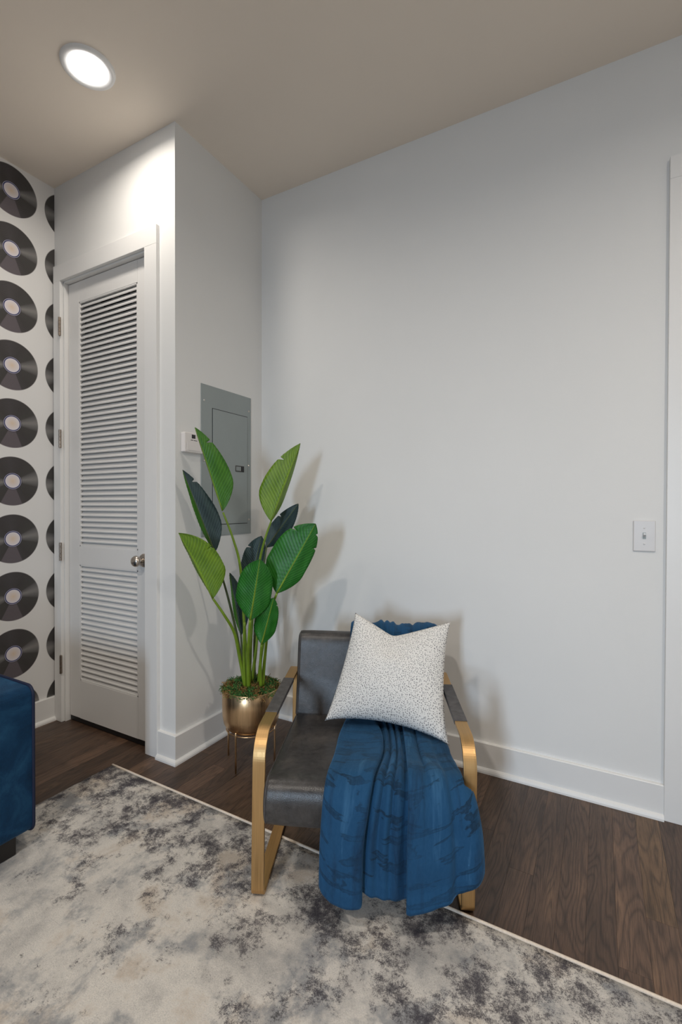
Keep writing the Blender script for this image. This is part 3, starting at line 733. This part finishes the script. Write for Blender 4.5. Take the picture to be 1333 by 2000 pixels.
# ------------------------------------------------------------------ potted plant
PX, PY = 0.293, -0.445
pp = thing('potted_plant', 'bird of paradise plant in a brass pot on thin legs', 'potted plant', (PX, PY, 0))
prof = [(0.0005, 0.152), (0.07, 0.153), (0.098, 0.159), (0.116, 0.172), (0.127, 0.193), (0.1325, 0.225), (0.1335, 0.28), (0.1335, 0.349), (0.1315, 0.351), (0.1295, 0.349), (0.129, 0.335), (0.1285, 0.325), (0.0005, 0.322)]
obj('pot', lathe(prof, (PX, PY, 0), 'z', 72), M['brass'], pp, smooth=True)
obj('stand_ring', tube([(PX + 0.114 * math.cos(2 * PI * k / 48), PY + 0.114 * math.sin(2 * PI * k / 48), 0.160) for k in range(49)], 0.0028, 8, cap=False), M['brass'], pp, smooth=True)
for a in (-84, 8, 98, 190):
    a = math.radians(a); x, y = PX + 0.124 * math.cos(a), PY + 0.124 * math.sin(a)
    xo, yo = PX + 0.138 * math.cos(a), PY + 0.138 * math.sin(a)
    obj('stand_leg', tube([(x, y, 0.0), (x, y, 0.08), (x, y, 0.165), (xo, yo, 0.185), (xo, yo, 0.190)][:3] + [(x, y, 0.182)], 0.0042, 10), M['brass'], pp, smooth=True)
# moss
def moss(ma, seed, count):
    r = random.Random(seed); bm = bmesh.new()
    for _ in range(count):
        a = r.uniform(0, 2 * PI); q = 0.137 * math.sqrt(r.random())
        cl = mnoise.noise((math.cos(a) * q * 26, math.sin(a) * q * 26, 0.3))
        if (seed == 1) != (cl > -0.08) and r.random() < 0.85: continue
        z = 0.334 + 0.024 * (1 - (q / 0.14) ** 2) + 0.012 * mnoise.noise((math.cos(a) * q * 40, math.sin(a) * q * 40, 4)) + r.uniform(0, 0.012)
        p = Vector((PX + q * math.cos(a), PY + q * math.sin(a), z)); pts = [p.copy()]
        d = Vector((r.uniform(-1, 1), r.uniform(-1, 1), r.uniform(-0.2, 0.9))).normalized(); st = r.uniform(0.003, 0.006)
        for k in range(4):
            d = (d + Vector((r.uniform(-1, 1), r.uniform(-1, 1), r.uniform(-1, 0.7))) * 0.8).normalized(); p = p + d * st; pts.append(p.copy())
        wv = Vector((r.uniform(-1, 1), r.uniform(-1, 1), r.uniform(-1, 1))).normalized() * r.uniform(0.0008, 0.0018)
        V = [(bm.verts.new(x - wv), bm.verts.new(x + wv)) for x in pts]
        for A, B in zip(V, V[1:]): bm.faces.new((A[0], A[1], B[1], B[0]))
    o = obj('moss', bm, ma, pp); o['kind'] = 'stuff'; return o
moss(M['moss_a'], 1, 5200); moss(M['moss_b'], 2, 4200)

def leaf(base_, tip_, wl_, wr_, dl, dr, ml, mr, bow=0.0, blunt=2.4, notch=(), wide=0.30):
    """base_/tip_: (pixel x, pixel y, depth); wl_/wr_: half widths in pixels left/right of the rib; dl/dr: how far each half tilts away"""
    B, Tt = at(*base_), at(*tip_); dm = (base_[2] + tip_[2]) / 2
    ax = Tt - B; ln = ax.length; ax.normalize(); view = FW
    side = view.cross(ax).normalized() * -1                      # to the right of the rib as seen
    if side.dot(RT * (-(tip_[1] - base_[1])) + UP * -(tip_[0] - base_[0])) < 0: side = -side
    back = ax.cross(side).normalized()
    if back.dot(view) < 0: back = -back
    def wfun(t):
        if t < wide: return math.sin(PI / 2 * t / wide) ** 0.72
        return max(0.0, 1 - ((t - wide) / (1 - wide)) ** blunt) ** 0.85
    NT, NSD = 150, 8; bm = bmesh.new(); uvl = bm.loops.layers.uv.new('UVMap'); rows = []
    for j in range(NT + 1):
        t = j / NT; row = []
        rib = B + ax * ln * t + back * (bow * ln * math.sin(PI * t)) 
        wv = max(0.012, wfun(t))
        for i in range(-NSD, NSD + 1):
            q = i / NSD; left = q < 0; aq = abs(q)
            wpx = (wl_ if left else wr_); tilt = (dl if left else dr)
            width = wpx * dm / F_PX * wv
            for t0, sd, dep in notch:
                if (sd < 0) == left: width *= 1 - dep * math.exp(-((t - t0) / 0.012) ** 2) * sstep(0.5, 1, aq)
            tk = t + 0.10 * aq * (1 - t)                          # veins sweep toward the tip
            rip = 0.0018 * math.sin(2 * PI * 20 * (t - 0.22 * aq)) * min(1, aq * 3)
            p = rib + side * (width * q) + ax * (0.05 * ln * aq * wv * (1 - t)) + back * (tilt * wv * aq ** 1.25 + rip)
            p += back * (0.010 * mnoise.noise((t * 4 + base_[0], q * 1.5, base_[1] * 0.1)) * aq)
            row.append(bm.verts.new(p))
        rows.append(row)
    for j in range(NT):
        for i in range(2 * NSD):
            f = bm.faces.new((rows[j][i], rows[j][i + 1], rows[j + 1][i + 1], rows[j + 1][i]))
            f.material_index = 0 if i < NSD else 1
            for lp, (a, b) in zip(f.loops, ((i, j), (i + 1, j), (i + 1, j + 1), (i, j + 1))): lp[uvl].uv = (a / NSD - 1, b / NT)
    o = obj('leaf', bm, [M[ml], M[mr]], pp, smooth=True)
    s_ = o.modifiers.new('thick', 'SOLIDIFY'); s_.thickness = 0.0012; s_.offset = 0
    return o, [B + ax * ln * t + back * (bow * ln * math.sin(PI * t)) for t in [k / 12 for k in range(13)]]
def stem(pts, r0, r1, ma='stem', lf=None):
    path = spline([at(*p) for p in pts], 8); n = len(path)
    o = obj('stem', tube(path, [lerp(r0, r1, k / (n - 1)) for k in range(n)], 10), M[ma], lf if lf is not None else pp, smooth=True, world_parent=lf is None)
    return o
LEAVES = [
    # base, tip, wl, wr, dl, dr, mat left, mat right, bow, blunt, notches, stem pixels, r0, r1, stem material
    ((435, 997, 2.12), (381, 834, 2.06), 7, 37, .05, .02, 'leaf_mid', 'leaf_mid', .00, 2.0, ((.80, 1, .5),), [(484, 1342, 2.19), (478, 1230, 2.19), (470, 1110, 2.17), (455, 1050, 2.14), (436, 1000, 2.12)], .008, .0042, 'stem'),
    ((420, 1078, 2.14), (357, 917, 2.10), 12, 31, .03, .03, 'leaf_mid', 'leaf_dark', .00, 2.0, ((.84, 1, .6),), [(480, 1342, 2.20), (464, 1245, 2.20), (444, 1160, 2.18), (420, 1080, 2.14)], .007, .004, 'stem_dark'),
    ((416, 1168, 2.02), (349, 1040, 1.97), 10, 47, .04, .02, 'leaf_light', 'leaf_light', .02, 2.9, ((.62, 1, .10),), [(480, 1343, 2.17), (468, 1280, 2.15), (458, 1235, 2.10), (438, 1200, 2.05), (416, 1168, 2.02)], .009, .005, 'stem'),
    ((530, 1017, 2.19), (587, 865, 2.22), 45, 6, .02, .05, 'leaf_light', 'leaf_light', .00, 2.0, ((.74, -1, .35),), [(487, 1342, 2.20), (492, 1220, 2.22), (505, 1110, 2.22), (517, 1055, 2.20), (530, 1017, 2.19)], .008, .0042, 'stem'),
    ((521, 1068, 2.30), (583, 983, 2.31), 21, 20, .02, .02, 'leaf_dark', 'leaf_dark', .00, 2.2, ((.6, -1, .3),), [(497, 1335, 2.25), (500, 1200, 2.29), (521, 1068, 2.30)], .007, .004, 'stem_dark'),
    ((490, 1140, 2.29), (511, 1046, 2.31), 29, 17, .02, .02, 'leaf_dark', 'leaf_dark', .00, 3.2, ((.72, -1, .4),), [(488, 1338, 2.23), (488, 1230, 2.26), (490, 1140, 2.29)], .006, .004, 'stem_dark'),
    ((541, 1158, 2.10), (617, 1022, 2.08), 52, 28, .02, .02, 'leaf_green', 'leaf_green', .02, 3.4, ((.80, -1, .25), (.88, 1, .3), (.70, 1, .18)), [(505, 1338, 2.20), (512, 1270, 2.18), (526, 1200, 2.13), (541, 1158, 2.10)], .008, .005, 'stem'),
    ((489, 1210, 2.05), (508, 1092, 2.02), 38, 32, .02, .02, 'leaf_green', 'leaf_green', .02, 3.6, (), [(486, 1344, 2.16), (485, 1280, 2.12), (489, 1210, 2.05)], .010, .006, 'stem'),
    ((511, 1258, 2.08), (535, 1167, 2.06), 26, 19, .02, .015, 'leaf_green', 'leaf_green', .02, 3.0, ((.85, 1, .3),), [(510, 1340, 2.16), (509, 1300, 2.13), (511, 1258, 2.08)], .0085, .005, 'stem'),
    ((471, 1240, 2.26), (449, 1118, 2.27), 8, 20, .02, .02, 'leaf_mid', 'leaf_dark', .00, 2.2, (), [(478, 1340, 2.22), (474, 1290, 2.24), (471, 1240, 2.26)], .006, .004, 'stem_dark'),
]
for b_, t_, a1, a2, e1, e2, m1, m2, bw_, bu, nc, sp, r0, r1, sm_ in LEAVES:
    lf, rib = leaf(b_, t_, a1, a2, e1, e2, m1, m2, bw_, bu, nc)
    stem(sp, r0, r1, sm_, lf)
    n = len(rib)
    obj('midrib', tube(rib, [lerp(r1 * 0.8, 0.0012, k / (n - 1)) for k in range(n)], 8), M['stem_dark' if m2 == 'leaf_dark' else 'stem'], lf, smooth=True, world_parent=False)
# bare stalks among the stems
for sp in ([(479, 1342, 2.17), (477, 1275, 2.14), (478, 1215, 2.10)], [(513, 1338, 2.17), (517, 1290, 2.16), (522, 1240, 2.14)], [(492, 1330, 2.22), (499, 1280, 2.22), (503, 1235, 2.22)]):
    stem(sp, .0085, .006, 'stem')
